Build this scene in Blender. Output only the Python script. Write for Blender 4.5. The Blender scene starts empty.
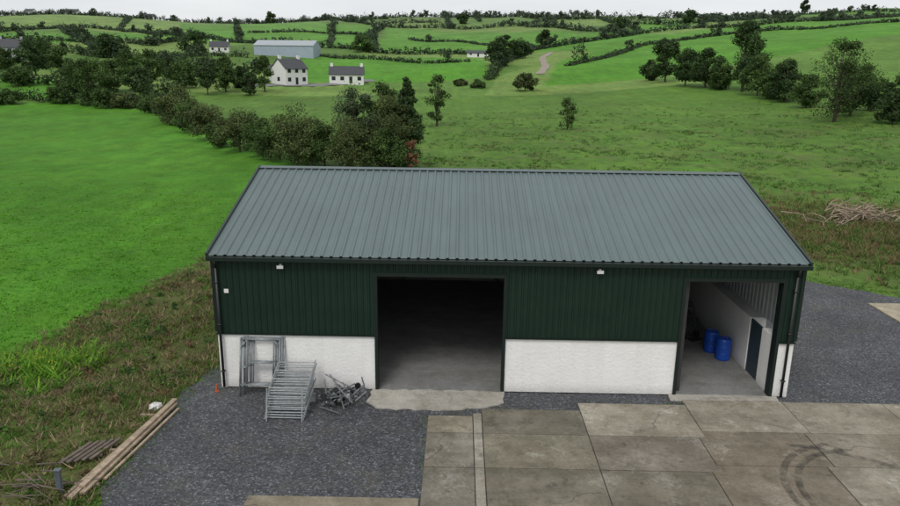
import bpy, math, numpy as np
from mathutils import Vector, Matrix
rs=np.random.RandomState(7)
scene=bpy.context.scene
col=scene.collection
# ---------------------------------------------------------------- helpers
def link(ob,parent=None):
    col.objects.link(ob)
    if parent is not None: ob.parent=parent
    return ob
def empty(name,loc=(0,0,0)):
    e=bpy.data.objects.new(name,None); e.location=loc; e.empty_display_size=.2
    return link(e)
def pymesh(name,V,F,mat=None,parent=None,smooth=False):
    me=bpy.data.meshes.new(name); me.from_pydata([tuple(map(float,v)) for v in V],[],F); me.update()
    if mat: me.materials.append(mat)
    if smooth: me.polygons.foreach_set('use_smooth',[True]*len(me.polygons))
    return link(bpy.data.objects.new(name,me),parent)
def fastmesh(name,P,C,mat,parent=None):
    """P (N,k,3) separate k-gon faces, C (N,3) colour per face"""
    N,k,_=P.shape
    me=bpy.data.meshes.new(name)
    me.vertices.add(N*k); me.vertices.foreach_set('co',P.reshape(-1).astype(np.float32))
    me.loops.add(N*k); me.loops.foreach_set('vertex_index',np.arange(N*k,dtype=np.int32))
    me.polygons.add(N); me.polygons.foreach_set('loop_start',(np.arange(N)*k).astype(np.int32))
    me.update(calc_edges=True)
    a=me.color_attributes.new('Col','FLOAT_COLOR','CORNER')
    c=np.ones((N,k,4),np.float32); c[:,:,:3]=C[:,None,:]
    a.data.foreach_set('color',c.reshape(-1))
    me.materials.append(mat)
    return link(bpy.data.objects.new(name,me),parent)
class Geo:
    def __init__(s): s.V=[];s.F=[]
    def box(s,x0,x1,y0,y1,z0,z1):
        b=len(s.V)
        s.V+=[(x0,y0,z0),(x1,y0,z0),(x1,y1,z0),(x0,y1,z0),(x0,y0,z1),(x1,y0,z1),(x1,y1,z1),(x0,y1,z1)]
        s.F+=[[b+i for i in f] for f in ((0,3,2,1),(4,5,6,7),(0,1,5,4),(1,2,6,5),(2,3,7,6),(3,0,4,7))]
        return s
    def obox(s,p,q,w,h,up=(0,0,1)):
        p=Vector(p);q=Vector(q);d=(q-p).normalized();u=Vector(up)
        sd=d.cross(u).normalized();u=sd.cross(d)
        b=len(s.V)
        for c in (p,q):
            for a,e in ((-1,-1),(1,-1),(1,1),(-1,1)): s.V.append(tuple(c+sd*a*w/2+u*e*h/2))
        s.F+=[[b+i for i in f] for f in ((0,1,2,3),(7,6,5,4),(0,4,5,1),(1,5,6,2),(2,6,7,3),(3,7,4,0))]
        return s
    def tube(s,p,q,r,r2=None,n=8):
        r2=r if r2 is None else r2
        p=Vector(p);q=Vector(q);d=(q-p)
        if d.length<1e-6: return s
        d.normalize();u=d.orthogonal().normalized();w=d.cross(u)
        b=len(s.V)
        for c,rr in ((p,r),(q,r2)):
            for i in range(n):
                a=2*math.pi*i/n; s.V.append(tuple(c+(u*math.cos(a)+w*math.sin(a))*rr))
        for i in range(n):
            j=(i+1)%n; s.F.append([b+i,b+j,b+n+j,b+n+i])
        s.F.append([b+i for i in range(n)][::-1]); s.F.append([b+n+i for i in range(n)])
        return s
    def lathe(s,c,prof,n=20):
        b=len(s.V)
        for r,z in prof:
            for i in range(n):
                a=2*math.pi*i/n; s.V.append((c[0]+r*math.cos(a),c[1]+r*math.sin(a),c[2]+z))
        for k in range(len(prof)-1):
            for i in range(n):
                j=(i+1)%n; s.F.append([b+k*n+i,b+k*n+j,b+(k+1)*n+j,b+(k+1)*n+i])
        s.F.append([b+i for i in range(n)][::-1]); s.F.append([b+(len(prof)-1)*n+i for i in range(n)])
        return s
    def poly(s,pts):
        b=len(s.V); s.V+=[tuple(p) for p in pts]; s.F.append([b+i for i in range(len(pts))]); return s
    def make(s,name,mat,parent=None,smooth=False): return pymesh(name,s.V,s.F,mat,parent,smooth)
# ---------------------------------------------------------------- materials
def newmat(name):
    m=bpy.data.materials.new(name); m.use_nodes=True; nt=m.node_tree
    return m,nt,nt.nodes,nt.links,nt.nodes['Principled BSDF']
def coords(N,L,kind='Object'):
    return N.new('ShaderNodeTexCoord').outputs[kind]
def noise(N,L,vec,scale,detail=4,rough=.6):
    n=N.new('ShaderNodeTexNoise'); n.inputs['Scale'].default_value=scale; n.inputs['Detail'].default_value=detail
    n.inputs['Roughness'].default_value=rough; L.new(vec,n.inputs['Vector']); return n.outputs['Fac']
def scaled(N,L,v,s,rot=0):
    m=N.new('ShaderNodeMapping'); m.inputs['Scale'].default_value=s; m.inputs['Rotation'].default_value=(0,0,rot); L.new(v,m.inputs[0]); return m.outputs[0]
def ramp(N,L,fac,stops):
    r=N.new('ShaderNodeValToRGB'); e=r.color_ramp.elements
    while len(e)<len(stops): e.new(.5)
    for i,(p,c) in enumerate(stops):
        e[i].position=p; e[i].color=(c,c,c,1) if not hasattr(c,'__len__') else (*c,1)
    L.new(fac,r.inputs['Fac']); return r.outputs['Color']
def mix(N,L,fac,a,b,mode='MIX'):
    m=N.new('ShaderNodeMix'); m.data_type='RGBA'; m.blend_type=mode
    for s,v in ((0,fac),(6,a),(7,b)):
        if isinstance(v,(int,float)): m.inputs[s].default_value=v
        elif isinstance(v,tuple): m.inputs[s].default_value=(*v,1)
        else: L.new(v,m.inputs[s])
    return m.outputs[2]
def math_(N,L,op,a,b):
    m=N.new('ShaderNodeMath'); m.operation=op
    for i,v in enumerate((a,b)):
        if isinstance(v,(int,float)): m.inputs[i].default_value=v
        else: L.new(v,m.inputs[i])
    return m.outputs[0]
def bump(N,L,h,strength,dist,bsdf,prev=None):
    b=N.new('ShaderNodeBump'); b.inputs['Strength'].default_value=strength; b.inputs['Distance'].default_value=dist
    L.new(h,b.inputs['Height'])
    if prev is not None: L.new(prev,b.inputs['Normal'])
    L.new(b.outputs[0],bsdf.inputs['Normal']); return b.outputs[0]
def simple(name,c,rough=.6,var=.18,scale=3,metal=0,bs=0,bscale=30,bdist=.01,dirt=None,spec=.5):
    m,nt,N,L,B=newmat(name); v=coords(N,L)
    f=ramp(N,L,noise(N,L,v,scale,6,.65),[(.3,1-var),(.7,1+var)])
    cc=mix(N,L,1.0,tuple(c),f,'MULTIPLY')
    if dirt:
        g=ramp(N,L,noise(N,L,v,scale*.4,5,.7),[(.45,0.),(.7,1.)])
        cc=mix(N,L,g,cc,tuple(dirt))
    L.new(cc,B.inputs['Base Color']); B.inputs['Roughness'].default_value=rough; B.inputs['Metallic'].default_value=metal
    B.inputs['Specular IOR Level'].default_value=spec
    if bs: bump(N,L,noise(N,L,v,bscale,3),bs,bdist,B)
    return m
def leafmat(name,trans=.25):
    m,nt,N,L,B=newmat(name)
    a=N.new('ShaderNodeAttribute'); a.attribute_name='Col'; c=a.outputs['Color']
    L.new(c,B.inputs['Base Color']); B.inputs['Roughness'].default_value=.75; B.inputs['Specular IOR Level'].default_value=.2
    if trans:
        t=N.new('ShaderNodeBsdfTranslucent'); L.new(c,t.inputs['Color'])
        ms=N.new('ShaderNodeMixShader'); ms.inputs[0].default_value=trans
        L.new(B.outputs[0],ms.inputs[1]); L.new(t.outputs[0],ms.inputs[2]); L.new(ms.outputs[0],N['Material Output'].inputs['Surface'])
    return m
m_leaf=leafmat('foliage'); m_grassblade=leafmat('grass_blades',.25)
m_bark=simple('bark',(.09,.075,.055),.9,.3,6,bs=.5)
def roofmat():
    m,nt,N,L,B=newmat('roof_sheet'); v=coords(N,L)
    c=mix(N,L,1.0,(.112,.148,.148),ramp(N,L,noise(N,L,v,.5,5,.6),[(.3,.94),(.7,1.06)]),'MULTIPLY')
    c=mix(N,L,1.0,c,ramp(N,L,noise(N,L,scaled(N,L,v,(3.3,.35,.35)),1.,6,.7),[(.3,.91),(.7,1.08)]),'MULTIPLY')
    L.new(c,B.inputs['Base Color']); B.inputs['Roughness'].default_value=.5; B.inputs['Specular IOR Level'].default_value=.4
    return m
m_roof=roofmat()
m_clad=simple('green_cladding',(.0078,.024,.0155),.5,.18,1.2,spec=.3)
m_trim=simple('dark_trim',(.008,.016,.013),.5,.1,2,spec=.35)
m_inclad=simple('sheet_underside',(.40,.42,.42),.6,.08,2)
m_block=simple('block_wall',(.20,.195,.18),.9,.1,3,bs=.3,bscale=20,dirt=(.15,.145,.13))
m_steel=simple('frame_steel',(.04,.04,.04),.6,.2,3)
m_galv=simple('galvanised_steel',(.34,.36,.37),.5,.3,9,metal=.4)
m_black=simple('black_plastic',(.012,.012,.013),.4)
m_blue=simple('blue_plastic',(.012,.075,.42),.35,.08)
m_orange=simple('orange_plastic',(.45,.09,.03),.5)
m_wood=simple('weathered_timber',(.36,.28,.20),.85,.35,6,bs=.3,dirt=(.22,.17,.12))
m_wood2=simple('old_boards',(.12,.095,.075),.9,.35,6,bs=.3)
m_glass=simple('dark_glass',(.02,.025,.03),.1)
m_white=simple('white_paint',(.68,.68,.65),.7,.05,2)
m_slate=simple('slate_roof',(.045,.048,.055),.6,.2,1)
m_bag=simple('white_bag',(.6,.6,.58),.6)
def white_render():
    m,nt,N,L,B=newmat('white_render'); v=coords(N,L)
    f=ramp(N,L,noise(N,L,v,1.3,6,.7),[(.3,.94),(.7,1.03)])
    c=mix(N,L,1.0,(.84,.83,.81),f,'MULTIPLY')
    sp=N.new('ShaderNodeSeparateXYZ'); L.new(v,sp.inputs[0])
    mr=N.new('ShaderNodeMapRange'); mr.inputs[1].default_value=0; mr.inputs[2].default_value=.35; mr.inputs[3].default_value=.8; mr.inputs[4].default_value=0; L.new(sp.outputs[2],mr.inputs[0])
    c=mix(N,L,math_(N,L,'MULTIPLY',mr.outputs[0],noise(N,L,v,5,5,.7)),c,(.25,.23,.19))
    st=ramp(N,L,noise(N,L,scaled(N,L,v,(4,4,.4)),1.,5,.7),[(.5,0.),(.8,.22)])
    c=mix(N,L,st,c,(.5,.48,.42))
    L.new(c,B.inputs['Base Color']); B.inputs['Roughness'].default_value=.9
    bump(N,L,noise(N,L,v,9,5,.75),.9,.035,B)
    return m
m_render=white_render()
def concrete(name,base,stain,moss,attr=False,bs=.3,crack=.72,big=0):
    m,nt,N,L,B=newmat(name); v=coords(N,L)
    c=mix(N,L,ramp(N,L,noise(N,L,v,.4,9,.74),[(.38,0.),(.58,1.)]),tuple(base),tuple(stain))
    c=mix(N,L,ramp(N,L,noise(N,L,v,1.3,10,.8),[(.48,0.),(.66,.9)]),c,tuple(moss))
    if big:
        c=mix(N,L,ramp(N,L,noise(N,L,v,.75,10,.8),[(.55,0.),(.68,.75)]),c,(.36,.345,.305))
        c=mix(N,L,ramp(N,L,noise(N,L,scaled(N,L,v,(1,1,1),.8),1.9,8,.78),[(.56,0.),(.68,.75)]),c,(.062,.055,.043))
    c=mix(N,L,1.0,c,ramp(N,L,noise(N,L,v,12,7,.85),[(.3,.72),(.7,1.22)]),'MULTIPLY')
    c=mix(N,L,1.0,c,ramp(N,L,noise(N,L,scaled(N,L,v,(.25,1.6,1)),1.,6,.7),[(.3,.84),(.7,1.16)]),'MULTIPLY')
    if attr:
        a=N.new('ShaderNodeAttribute'); a.attribute_name='Col'; c=mix(N,L,1.0,c,a.outputs['Color'],'MULTIPLY')
    vo=N.new('ShaderNodeTexVoronoi'); vo.feature='DISTANCE_TO_EDGE'; vo.inputs['Scale'].default_value=.21
    wv=N.new('ShaderNodeVectorMath'); wv.operation='ADD'; L.new(v,wv.inputs[0])
    nn=N.new('ShaderNodeTexNoise'); nn.inputs['Scale'].default_value=.9; nn.inputs['Detail'].default_value=6; L.new(v,nn.inputs['Vector']); L.new(nn.outputs['Color'],wv.inputs[1]); L.new(wv.outputs[0],vo.inputs['Vector'])
    cr=ramp(N,L,vo.outputs['Distance'],[(.0,1.),(.0045,0.)])
    gate=ramp(N,L,noise(N,L,v,.5,2),[(.47,0.),(.53,1.)])
    c=mix(N,L,math_(N,L,'MULTIPLY',math_(N,L,'MULTIPLY',cr,gate),crack),c,(.05,.045,.035))
    L.new(c,B.inputs['Base Color']); B.inputs['Roughness'].default_value=.88
    bump(N,L,noise(N,L,v,30,4,.7),bs,.01,B)
    return m
m_yard=concrete('yard_concrete',(.255,.232,.188),(.165,.146,.112),(.118,.103,.076),attr=True,big=1)
m_apron=concrete('apron_concrete',(.44,.42,.37),(.37,.345,.30),(.24,.22,.175),crack=.3)
m_floor=concrete('floor_concrete',(.24,.24,.235),(.19,.19,.18),(.14,.14,.13),crack=0.)
def gravel():
    m,nt,N,L,B=newmat('gravel'); v=coords(N,L)
    vo=N.new('ShaderNodeTexVoronoi'); vo.inputs['Scale'].default_value=22; L.new(v,vo.inputs['Vector'])
    sp=N.new('ShaderNodeSeparateColor'); L.new(vo.outputs['Color'],sp.inputs[0])
    c=ramp(N,L,sp.outputs[0],[(0.,(.026,.028,.032)),(.55,(.058,.061,.068)),(.92,(.10,.105,.115)),(1.,(.20,.20,.21))])
    c=mix(N,L,1.0,c,ramp(N,L,noise(N,L,v,.4,8,.75),[(.3,.64),(.7,1.4)]),'MULTIPLY')
    c=mix(N,L,ramp(N,L,noise(N,L,v,.7,9,.82),[(.51,0.),(.72,.7)]),c,(.098,.088,.062))
    L.new(c,B.inputs['Base Color']); B.inputs['Roughness'].default_value=.85
    b=bump(N,L,vo.outputs['Distance'],.8,.03,B)
    bump(N,L,noise(N,L,v,6,4),.5,.04,B,b)
    return m
m_gravel=gravel()
def groundmat():
    m,nt,N,L,B=newmat('grassland'); v=coords(N,L)
    a=N.new('ShaderNodeAttribute'); a.attribute_name='Col'
    w=N.new('ShaderNodeAttribute'); w.attribute_name='Wild'
    c=a.outputs['Color']
    c=mix(N,L,1.0,c,ramp(N,L,noise(N,L,v,.045,6,.6),[(.3,.78),(.7,1.22)]),'MULTIPLY')
    c=mix(N,L,1.0,c,ramp(N,L,noise(N,L,scaled(N,L,v,(.7,.05,1),.22),1.,5,.65),[(.3,.85),(.7,1.15)]),'MULTIPLY')
    c=mix(N,L,1.0,c,ramp(N,L,noise(N,L,v,.35,7,.72),[(.3,.76),(.7,1.22)]),'MULTIPLY')
    c=mix(N,L,1.0,c,ramp(N,L,noise(N,L,v,5,6,.8),[(.3,.66),(.7,1.32)]),'MULTIPLY')
    c=mix(N,L,ramp(N,L,noise(N,L,v,.12,6,.7),[(.42,0.),(.72,.45)]),c,mix(N,L,1.0,c,(1.6,1.10,1.0),'MULTIPLY'))
    br=ramp(N,L,noise(N,L,v,.22,9,.78),[(.48,0.),(.62,1.)])
    c=mix(N,L,math_(N,L,'MULTIPLY',br,math_(N,L,'MULTIPLY',w.outputs['Fac'],.65)),c,(.120,.135,.050))
    dk=ramp(N,L,noise(N,L,v,.55,9,.8),[(.52,0.),(.62,1.)])
    c=mix(N,L,math_(N,L,'MULTIPLY',dk,math_(N,L,'MULTIPLY',w.outputs['Fac'],.72)),c,(.032,.072,.015))
    L.new(c,B.inputs['Base Color']); B.inputs['Roughness'].default_value=.9; B.inputs['Specular IOR Level'].default_value=.15
    b=bump(N,L,noise(N,L,v,1.2,6,.7),.6,.25,B)
    bump(N,L,noise(N,L,v,9,4,.8),.7,.06,B,b)
    return m
m_ground=groundmat()
# ---------------------------------------------------------------- camera
CX,CY,CZ=7.6277,-21.1277,10.2901; YAW,PIT,ROL=.0117,.2612,-.0129; F=710.
fw=np.array([-math.sin(YAW)*math.cos(PIT),math.cos(YAW)*math.cos(PIT),-math.sin(PIT)])
rt=np.array([math.cos(YAW),math.sin(YAW),0.]); dn=np.cross(fw,rt)
r2=rt*math.cos(ROL)+dn*math.sin(ROL); d2=-rt*math.sin(ROL)+dn*math.cos(ROL)
cd=bpy.data.cameras.new('drone_camera'); cam=link(bpy.data.objects.new('drone_camera',cd))
Mx=Matrix.Identity(4)
for i in range(3):
    Mx[i][0]=r2[i]; Mx[i][1]=-d2[i]; Mx[i][2]=-fw[i]
Mx[0][3],Mx[1][3],Mx[2][3]=CX,CY,CZ
cam.matrix_world=Mx; cd.sensor_width=36; cd.lens=36*F/900; cd.clip_start=.5; cd.clip_end=9000
scene.camera=cam
# ---------------------------------------------------------------- terrain (heights from a survey table)
Dk=np.array([35,60,100,160,250,400,600,900,1500,3000,5000.])
uk=np.array([0,225,450,675,900.])
rows=np.array([[139,111,75,48,30,15],[139,109,80,55,36,20],[138,107,83,58,36,16],[134,101,74,46,27,16],[129,90,57,24,15,11.]])
tk=np.concatenate([[-2.5,-1.1],(uk-450)/735-.0117,[1.1,2.5]])
Z=np.zeros((len(tk),len(Dk)))
for i in range(5):
    for j in range(6):
        r=rows[i,j]-.0129*(uk[i]-450); a=PIT-math.atan((253-r)/F)
        Z[i+2,j+2]=CZ-Dk[j+2]*math.tan(a)
Z[:,8]=Z[:,7]+6; Z[:,9]=Z[:,8]-30; Z[:,10]=Z[:,9]
Z[2:7,1]=[0,0,0,.1,.3]
for a,b in ((0,2),(1,2),(7,6),(8,6)): Z[a]=Z[b]
Lf=np.linspace(math.log(35),math.log(5000),300); tf=np.linspace(-2.5,2.5,251)
Z1=np.array([np.interp(Lf,np.log(Dk),Z[i]) for i in range(len(tk))])
ker=np.hanning(25);ker/=ker.sum()
Z1=np.array([np.convolve(np.pad(z,12,'edge'),ker,'valid') for z in Z1])
Z2=np.array([np.interp(tf,tk,Z1[:,j]) for j in range(300)]).T
k2=np.hanning(15);k2/=k2.sum()
Z2=np.array([np.convolve(np.pad(Z2[:,j],7,'edge'),k2,'valid') for j in range(300)]).T
def terrain(x,y):
    x=np.asarray(x,float);y=np.asarray(y,float)
    D=y-CY; Dm=np.clip(D,35,4990); t=np.clip((x-CX)/Dm,-2.49,2.49)
    a=(np.log(Dm)-Lf[0])/(Lf[1]-Lf[0]); b=(t+2.5)/(tf[1]-tf[0])
    i=np.clip(a.astype(int),0,298); j=np.clip(b.astype(int),0,249); fa=a-i; fb=b-j
    z=(Z2[j,i]*(1-fb)+Z2[j+1,i]*fb)*(1-fa)+(Z2[j,i+1]*(1-fb)+Z2[j+1,i+1]*fb)*fa
    w=np.clip((D-45)/200,0,1)
    z=z+w*(.8*np.sin(x*.031+1.3)*np.sin(y*.027)+.5*np.sin(x*.083-y*.061))+np.clip((D-300)/500,0,1)*(2.5*np.sin(x*.013+y*.009)+1.5*np.sin(x*.021-2))
    near=np.clip((-1.6-x)/2,0,1)+np.clip((y-15)/5,0,1)*1.; near=np.clip(near,0,1)
    z=z+near*(.07*np.sin(x*1.3+y*.7)+.06*np.sin(y*1.9-x*.8)+.04*np.sin(x*3.1)*np.sin(y*2.7))
    return z-.04
def sight(u,v,far=1):
    """theodolite sighting from the drone station onto the terrain -> ground point"""
    d=fw+r2*(u-450)/F+d2*(v-253)/F
    s=np.exp(np.linspace(math.log(8),math.log(2500),1500))
    X=CX+s*d[0];Y=CY+s*d[1];H=CZ+s*d[2]-terrain(X,Y)
    k=np.argmax(H<0) if (H<0).any() else int(np.argmin(np.where(s>250,H,1e9)))
    return float(X[k]),float(Y[k])
def inpoly(x,y,P):
    r=np.zeros(x.shape,bool); n=len(P)
    for i in range(n):
        x0,y0=P[i];x1,y1=P[(i+1)%n]
        c=((y0>y)!=(y1>y))&(x<(x1-x0)*(y-y0)/((y1-y0) if y1!=y0 else 1e-9)+x0); r^=c
    return r
Drow=np.concatenate([np.arange(-60,4,4.),np.arange(4,72,.42),72*np.exp(np.arange(1,355)*.0119)])
tc=np.linspace(-1.35,1.35,420)
Wd=np.maximum(Drow,72)
GX=CX+Wd[:,None]*tc[None,:]; GY=np.repeat((CY+Drow)[:,None],len(tc),1)
GZ=terrain(GX,GY)
nr,nc=GX.shape
idx=np.arange(nr*nc).reshape(nr,nc)
Q=np.stack([idx[:-1,:-1],idx[:-1,1:],idx[1:,1:],idx[1:,:-1]],-1).reshape(-1,4)
me=bpy.data.meshes.new('ground')
me.vertices.add(nr*nc); me.vertices.foreach_set('co',np.stack([GX,GY,GZ],-1).reshape(-1).astype(np.float32))
me.loops.add(len(Q)*4); me.loops.foreach_set('vertex_index',Q.reshape(-1).astype(np.int32))
me.polygons.add(len(Q)); me.polygons.foreach_set('loop_start',(np.arange(len(Q))*4).astype(np.int32))
me.polygons.foreach_set('use_smooth',np.ones(len(Q),bool))
me.update(calc_edges=True)
VIV=np.array([.062,.190,.015]); MID=np.array([.082,.168,.030]); PALE=np.array([.135,.225,.052]); OLIVE=np.array([.088,.108,.032]); DEEP=np.array([.060,.125,.022])
C=np.empty((nr,nc,3)); C[:]=MID; Wl=np.zeros((nr,nc))
DD=GY-CY
wild=(DD<190)&(GX>-8)
C[wild]=np.array([.082,.178,.027])
Wl=np.where(wild,np.clip((190-DD)/90,.2,1),Wl)
cells=rs.uniform(0,1,(200,2))*[2200,1400]+[-1100,175]
tone=rs.choice(4,200,p=[.3,.25,.3,.15])
pal=np.array([VIV*1.15,MID*1.1,PALE,DEEP*1.2])
fm=DD>195
fx=GX[fm]+12*np.sin(GY[fm]*.03);fy=GY[fm]+10*np.sin(GX[fm]*.025)
best=np.full(fx.shape,1e18);bi=np.zeros(fx.shape,int)
for k,(a,b) in enumerate(cells):
    d_=(fx-a)**2+((fy-b)*.8)**2; s_=d_<best; best[s_]=d_[s_]; bi[s_]=k
C[fm]=pal[tone[bi]]
fields=[
 ([(190,40),(240,22),(370,25),(372,50),(300,45)],VIV*1.3),
 ([(385,27),(580,32),(545,50),(500,55),(440,53),(378,51)],VIV*1.2),
 ([(545,86),(560,60),(640,38),(700,30),(900,16),(900,34),(760,60),(650,78)],VIV*1.15),
 ([(760,60),(900,34),(900,80),(780,88),(650,80)],MID*1.15),
 ([(0,16),(180,22),(185,36),(60,27),(0,31)],PALE*1.15),
 ([(0,76),(60,80),(110,95),(0,99)],VIV*1.05),
 ([(300,56),(480,58),(490,76),(420,82),(300,82)],VIV*1.2),
]
for P,c in fields:
    W=[sight(u,v) for u,v in P]; C[inpoly(GX,GY,W)]=c
haze=np.clip((DD-250)/1400,0,.4)[...,None]; C=C*(1-haze)+np.array([.15,.20,.11])*haze  # distance haze painted into the field colours, paler with range
JX=GX+.45*np.sin(GY*.9)+.3*np.sin(GY*2.3+GX)+rs.normal(0,.25,GX.shape)
left=[(-5.6,15),(-8.2,1),(-9.5,-6),(-12,-60),(-160,-60),(-160,130)]+[sight(*p) for p in ((0,106),(60,102),(150,108),(190,128),(250,146))]+[(-5.4,50)]
lm=inpoly(JX,GY,left); C[lm]=VIV; Wl[lm]=0.0
strip=[(-5.6,15),(-8.2,1),(-9.5,-6),(-12,-60),(-1,-60),(-.9,0),(-.2,3),(-.1,14),(-2,50),(-5.4,50)]
sm=inpoly(JX,GY,strip)&~lm; C[sm]=OLIVE; Wl[sm]=1
bp=np.exp(-(((GX-35)/9)**2+((GY-23)/8)**2)); bp=np.clip(bp*1.4,0,1)*(GX>23)
C=C*(1-bp[...,None])+np.array([.105,.105,.04])*bp[...,None]
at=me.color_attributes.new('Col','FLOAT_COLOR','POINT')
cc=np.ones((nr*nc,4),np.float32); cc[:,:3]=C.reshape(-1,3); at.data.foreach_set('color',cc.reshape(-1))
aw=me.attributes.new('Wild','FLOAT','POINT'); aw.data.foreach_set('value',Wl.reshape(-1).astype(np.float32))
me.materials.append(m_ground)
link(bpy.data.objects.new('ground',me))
# ---------------------------------------------------------------- flat sheets
def sheet(name,P,z,mat,jit=.12,step=.3,parent=None,thick=0):
    out=[]
    n=len(P)
    for i in range(n):
        a=np.array(P[i],float);b=np.array(P[(i+1)%n],float);L_=np.linalg.norm(b-a);k=max(1,int(L_/step))
        nrm=np.array([-(b-a)[1],(b-a)[0]])/max(L_,1e-6)
        for j in range(k): out.append(a+(b-a)*j/k+nrm*rs.uniform(-jit,jit)*(1 if j else .3))
    V=[(p[0],p[1],z) for p in out]; Fc=[list(range(len(out)))]
    if thick:
        m_=len(out); V+=[(p[0],p[1],z-thick) for p in out]
        for i in range(m_): j=(i+1)%m_; Fc.append([i,i+m_,j+m_,j])
    return pymesh(name,V,Fc,mat,parent)
sheet('gravel_yard',[(-.3,2.6),(-1.0,.2),(-1.25,-1.5),(-1.15,-4),(-.9,-7),(-.8,-13),(42,-13),(44,6),(32,9.2),(28,10.8),(25.6,12.6),(23.5,14.6),(-.1,14.2)],-.006,m_gravel,.16,.3)
# concrete yard slabs
xe=[6.8,8.15,8.42,11.45,14.6,17.75,20.9,24.0,27.2,31,36,42]; ye=[-.9,-2.75,-4.55,-7.4,-10.5,-13.5]
G=Geo(); slabcols=[]
for i in range(len(xe)-1):
    for j in range(len(ye)-1):
        jx=.25*math.sin(j*2.1+1) if i not in (0,1,2) else 0
        x0,x1=xe[i]+.015+(jx if i>3 else 0),xe[i+1]-.015+(jx if i>=3 else 0); y1,y0=ye[j]-.015,ye[j+1]+.015
        if i>=4: y0+=.35*(j<3)*1; y1+=.35*(0<j<4)
        if j==0:
            y1={0:-1.75,1:-1.55,2:-1.25,3:-.75}.get(i,-.42)
        off=rs.uniform(-.008,.008)
        G.box(x0,x1,y0,y1,-.1,.03+off)
        t=rs.uniform(.75,1.3); c=np.array([1,rs.uniform(.97,1.02),rs.uniform(.92,1.02)])*t
        if i==1: c=np.array([1.4,1.42,1.45])
        if j==0 and i in(3,4): c=np.array([1.4,1.4,1.38])
        if j>=1 and i in(4,): c=np.array([.88,.83,.76])
        if j==1 and i>=6: c=np.array([1.35,1.35,1.3])
        slabcols+= [c]*6
G.box(2.6,6.76,-13,-5.95,-.1,.018); slabcols+=[np.array([1.25,1.2,1.1])]*6
G.box(26.2,30.5,6.6,9.6,-.05,.05); slabcols+=[np.array([1.7,1.65,1.5])]*6
me=bpy.data.meshes.new('concrete_yard'); me.from_pydata(G.V,[],G.F); me.update()
a=me.color_attributes.new('Col','FLOAT_COLOR','CORNER'); cc=np.ones((len(G.F),4,4),np.float32); cc[:,:,:3]=np.array(slabcols)[:,None,:]
a.data.foreach_set('color',cc.reshape(-1)); me.materials.append(m_yard); link(bpy.data.objects.new('concrete_yard',me))
sheet('door_apron',[(4.95,-.02),(4.82,-.9),(5.2,-1.3),(7,-1.38),(8.4,-1.2),(9.15,-.8),(9.2,-.02)],.035,m_apron,.07,.2,thick=.1)
sheet('bay_apron',[(14.5,-.02),(14.45,-.42),(17.9,-.36),(17.95,-.02)],.04,m_apron,.03,.3,thick=.1)
def tyre():
    m,nt,N,L,B=newmat('tyre_rubber_mark'); v=coords(N,L); B.inputs['Base Color'].default_value=(.03,.028,.025,1); B.inputs['Roughness'].default_value=.8
    t=N.new('ShaderNodeBsdfTransparent'); ms=N.new('ShaderNodeMixShader'); L.new(ramp(N,L,noise(N,L,v,2.5,7,.8),[(.38,0.),(.7,.7)]),ms.inputs[0])
    L.new(t.outputs[0],ms.inputs[1]); L.new(B.outputs[0],ms.inputs[2]); L.new(ms.outputs[0],N['Material Output'].inputs['Surface']); return m
m_tyre=tyre()
g=Geo()
for cx,cy,r,a0,a1 in ((18.6,-5.6,2.6,100,215),(18.6,-5.6,2.25,95,200),(16.0,-8.5,5.5,20,80)):
    pr=None
    for k in range(41):
        a=math.radians(a0+(a1-a0)*k/40); p=[(cx+(r+s)*math.cos(a),cy+(r+s)*math.sin(a),.045) for s in (-.09,.09)]
        if pr: g.poly([pr[0],pr[1],p[1],p[0]])
        pr=p
g.make('tyre_marks',m_tyre)
# ---------------------------------------------------------------- shed
Ls,Wd_,E,Rg=18.3,12.48,4.49,6.31; HW=1.95; DH=3.93
shed=empty('farm_shed')
def ribbed(G,o,u,v,n,width,length,pitch,h,base=.62,top=.18):
    o,u,v,n=map(lambda q:Vector(q),(o,u,v,n)); k=max(1,round(width/pitch)); p=width/k
    prof=[(0,0)]
    for i in range(k):
        s=i*p; prof+=[(s+p*base,0),(s+p*(base+(1-base-top)/2),h),(s+p*(base+(1-base-top)/2+top),h),(s+p,0)]
    b=len(G.V)
    for a,hh in prof:
        q=o+u*a+n*hh; G.V.append(tuple(q)); G.V.append(tuple(q+v*length))
    for i in range(len(prof)-1): G.F.append([b+2*i,b+2*i+2,b+2*i+3,b+2*i+1])
run=Wd_/2+.15; rise=Rg-E; sl=math.hypot(run,rise); vy,vz=run/sl,rise/sl
g=Geo()
ribbed(g,(-.08,-.15,E),(1,0,0),(0,vy,vz),(0,-vz,vy),Ls+.16,sl,.30,.04)
ribbed(g,(Ls+.08,Wd_+.15,E),(-1,0,0),(0,-vy,vz),(0,vz,vy),Ls+.16,sl,.30,.04)
g.make('roof_sheets',m_roof,shed)
g=Geo(); g.poly([(0,-.1,E-.03),(Ls,-.1,E-.03),(Ls,Wd_/2,Rg-.06),(0,Wd_/2,Rg-.06)]); g.poly([(0,Wd_+.1,E-.03),(Ls,Wd_+.1,E-.03),(Ls,Wd_/2,Rg-.062),(0,Wd_/2,Rg-.062)])
g.make('roof_lining',simple('roof_lining',(.07,.08,.08),.7),shed)
g=Geo()
for s in (-1,1):
    y0=Wd_/2; g.poly([(-.1,y0,Rg+.062),(Ls+.1,y0,Rg+.062),(Ls+.1,y0+s*.22,Rg+.062-.22*rise/run+.004),(-.1,y0+s*.22,Rg+.062-.22*rise/run+.004)])
g.make('ridge_cap',simple('ridge_metal',(.10,.13,.13),.5,.05),shed)
g=Geo()
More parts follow.
